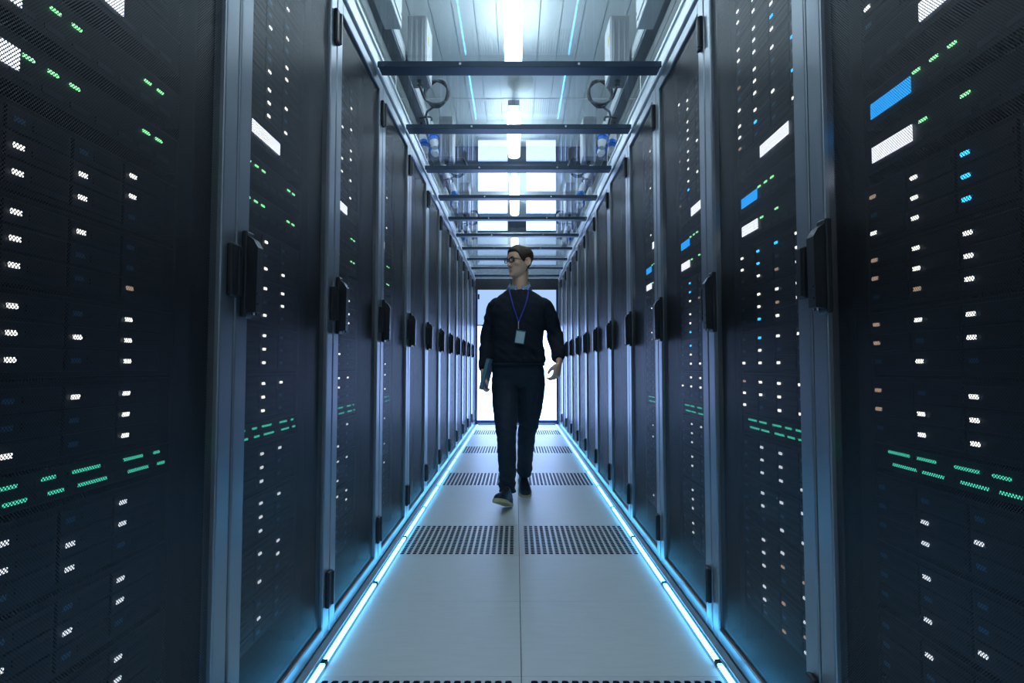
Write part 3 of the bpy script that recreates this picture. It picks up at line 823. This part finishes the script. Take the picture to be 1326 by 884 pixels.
# shirt collar
b = MB(); n = 28; r1 = []; r2 = []; r3 = []
for j in range(n+1):
    a = -PI/2 + (j/n-.5)*1.86*PI*-1 + PI        # open at the front
    a = PI/2 + (j/n - .5)*2*PI*.93
    c, s_ = math.cos(a), math.sin(a)
    r1.append(Vector((.008 + .076*c, .004 + .060*s_, 1.452 + .012*s_)))
    r2.append(Vector((.010 + .065*c, .004 + .058*s_, 1.503 + .027*s_)))
    fl = .010 + .020*abs(j/n-.5)*2
    r3.append(Vector((.008 + (.080+fl*.4)*c, .002 + (.066+fl*.4)*s_, 1.466 + .020*s_ - fl*.5)))
for A_, B2 in ((r1, r2), (r2, r3)):
    for j in range(n): b.quad([A_[j], A_[j+1], B2[j+1], B2[j]], M['shirt'])
cl = b.build('shirt_collar', man, smooth=True)
m_ = cl.modifiers.new('s', 'SOLIDIFY'); m_.thickness = .0035
for dx, dz in ((.028, 1.452), (-.024, 1.452)):
    MB().ball((.006+dx, -.066, dz), (.004, .002, .004), M['white'], 6).build('collar_button', cl)

# trousers
b = MB(); mt = M['denim']
b.rings([sell(*r) for r in ((.78, 0, .0, .10, .07), (.82, -.002, .0, .160, .100), (.87, -.003, 0, .180, .112), (.92, -.004, 0, .180, .112), (.955, -.004, 0, .172, .108))], mt)
b.tube([(-.090, 0, .90), (-.090, -.02, .78), (-.087, -.06, .66), (-.081, -.10, .54), (-.080, -.115, .46), (-.076, -.112, .30), (-.074, -.112, .16), (-.074, -.115, .085)],
       [(.092, .095), (.095, .092), (.089, .082), (.076, .074), (.067, .068), (.062, .066), (.056, .062), (.058, .064)], mt, seg=22)
b.tube([(.090, 0, .90), (.092, .01, .78), (.084, .02, .66), (.072, .04, .54), (.062, .07, .46), (.052, .16, .32), (.048, .235, .21), (.046, .270, .155)],
       [(.092, .095), (.094, .092), (.088, .082), (.074, .074), (.062, .068), (.058, .064), (.054, .060), (.057, .062)], mt, seg=22)
def tfolds(p):
    k1 = max(0, 1-abs(p.z-.50)/.12); k2 = max(0, 1-abs(p.z-.15)/.14); k3 = max(0, 1-abs(p.z-.82)/.10)
    return .012*noise.noise(Vector((p.x*10, p.y*6, p.z*28+p.x*10)))*(.25+k1*.7+k2+k3*.5) + .001*noise.noise(p*70)
bake(b, 'trousers', .0065, man, sm=4, disp=tfolds)

# shoes
def shoe(mtx):
    up = MB(); so = MB()
    S = [(0, .026, .055), (.04, .033, .078), (.10, .036, .088), (.30, .034, .090), (.45, .037, .078), (.60, .043, .062), (.75, .046, .050), (.88, .041, .042), (.96, .029, .034), (1.0, .014, .024)]
    L = .275
    rs = []; ss = []
    for t_, wd, ht in S:
        y = .08 - t_*L
        rs.append([(wd*math.cos(a)*(.96 if math.sin(a) > 0 else 1), y, .018 + (ht*abs(math.sin(a))**.85 if math.sin(a) > 0 else 0)) for a in [PI*2*j/20 for j in range(20)]])
    for t_, wd, ht in [(-.01, .020, 0)] + S + [(1.015, .010, 0)]:
        y = .08 - t_*L; w2 = wd+.003; up_ = .018 + .006*max(0, t_-.7)/.3
        ss.append([(-w2, y, .001 + .01*max(0, t_-.85)), (w2, y, .001 + .01*max(0, t_-.85)), (w2, y, up_), (-w2, y, up_)])
    up.rings(rs, M['shoe']); 
    up.tube([(.0, .055, .085), (0, .02, .095), (0, .0, .088)], [(.028, .02)]*3, M['shoe'], seg=12)
    up.xform(mtx); u = up.build('shoe', man, smooth=True)
    so.rings(ss, M['sole']); so.xform(mtx); so.build('sole', u)
    lc = MB()
    for q in range(4):
        y = -.015 - q*.022; z = .108 - q*.0085 - .001*q*q
        lc.tube([(-.020, y, z-.012), (0, y, z), (.020, y, z-.012)], .0025, M['specs'], seg=6, sub=2)
    lc.xform(mtx); lc.build('shoelace', u, smooth=True)
RXm = lambda a: Matrix.Rotation(math.radians(a), 4, 'X'); RZm = lambda a: Matrix.Rotation(math.radians(a), 4, 'Z')
# front shoe: heel down, toe raised towards the viewer
shoe(Matrix.Translation((-.066, -.165, .001)) @ RZm(-14) @ RXm(-17) @ Matrix.Translation((0, -.08, 0)))
# rear shoe: toe down, heel lifting
shoe(Matrix.Translation((.052, .155, .001)) @ RZm(4) @ RXm(17) @ Matrix.Translation((0, .175, -.002)))

# badge on its ribbon
t = thing('lanyard_badge', 'white name badge on a blue ribbon hanging on the navy sweater', 'badge', (0, PY, 1.1))
b = MB()
def ribbon(p, q, r_, wd=.006):
    b.tube([Vector(p), Vector(q), Vector(r_)], [(wd*.75, .0015)]*3, M['ribbon'], seg=8, flat=(0, 1, 0), sub=6)
ribbon((.074, -.050, .362), (.052, -.128, .25), (.004, -.140, .125))
ribbon((-.066, -.055, .362), (-.040, -.130, .25), (.000, -.141, .125))
b.build('ribbon', t)
MB().box(-.003, .005, -.143, -.138, .075, .125, M['chrome'], .001).build('clip', t)
bd = MB(); bd.box(-.034, .034, -.003, .003, -.046, .046, M['badgerim'], .003)
m_ = Matrix.Translation((.012, -.145, .020)) @ Matrix.Rotation(math.radians(9), 4, 'Y')
bd.xform(m_); h = bd.build('badge_holder', t)
bd = MB(); bd.box(-.029, .029, -.0042, -.003, -.040, .038, M['badge']); bd.xform(m_); bd.build('badge_card', h)

# notebook held in his right hand
nb = thing('notebook', 'slim blue grey notebook held in the lowered hand of the man', 'notebook', (-.215, PY-.08, .87), 0)
for nm, a, c, z0, z1, mt_, in (('front_cover', -.012, -.009, -.108, .108, M['book2']), ('pages', -.009, .006, -.104, .104, M['pages']), ('back_cover', .006, .009, -.108, .108, M['book'])):
    q = MB().box(-.075, .075, a, c, z0, z1, mt_, .001); q.xform(Matrix.Rotation(math.radians(14), 4, 'Y') @ Matrix.Rotation(math.radians(77), 4, 'Z')); q.build(nm, nb)
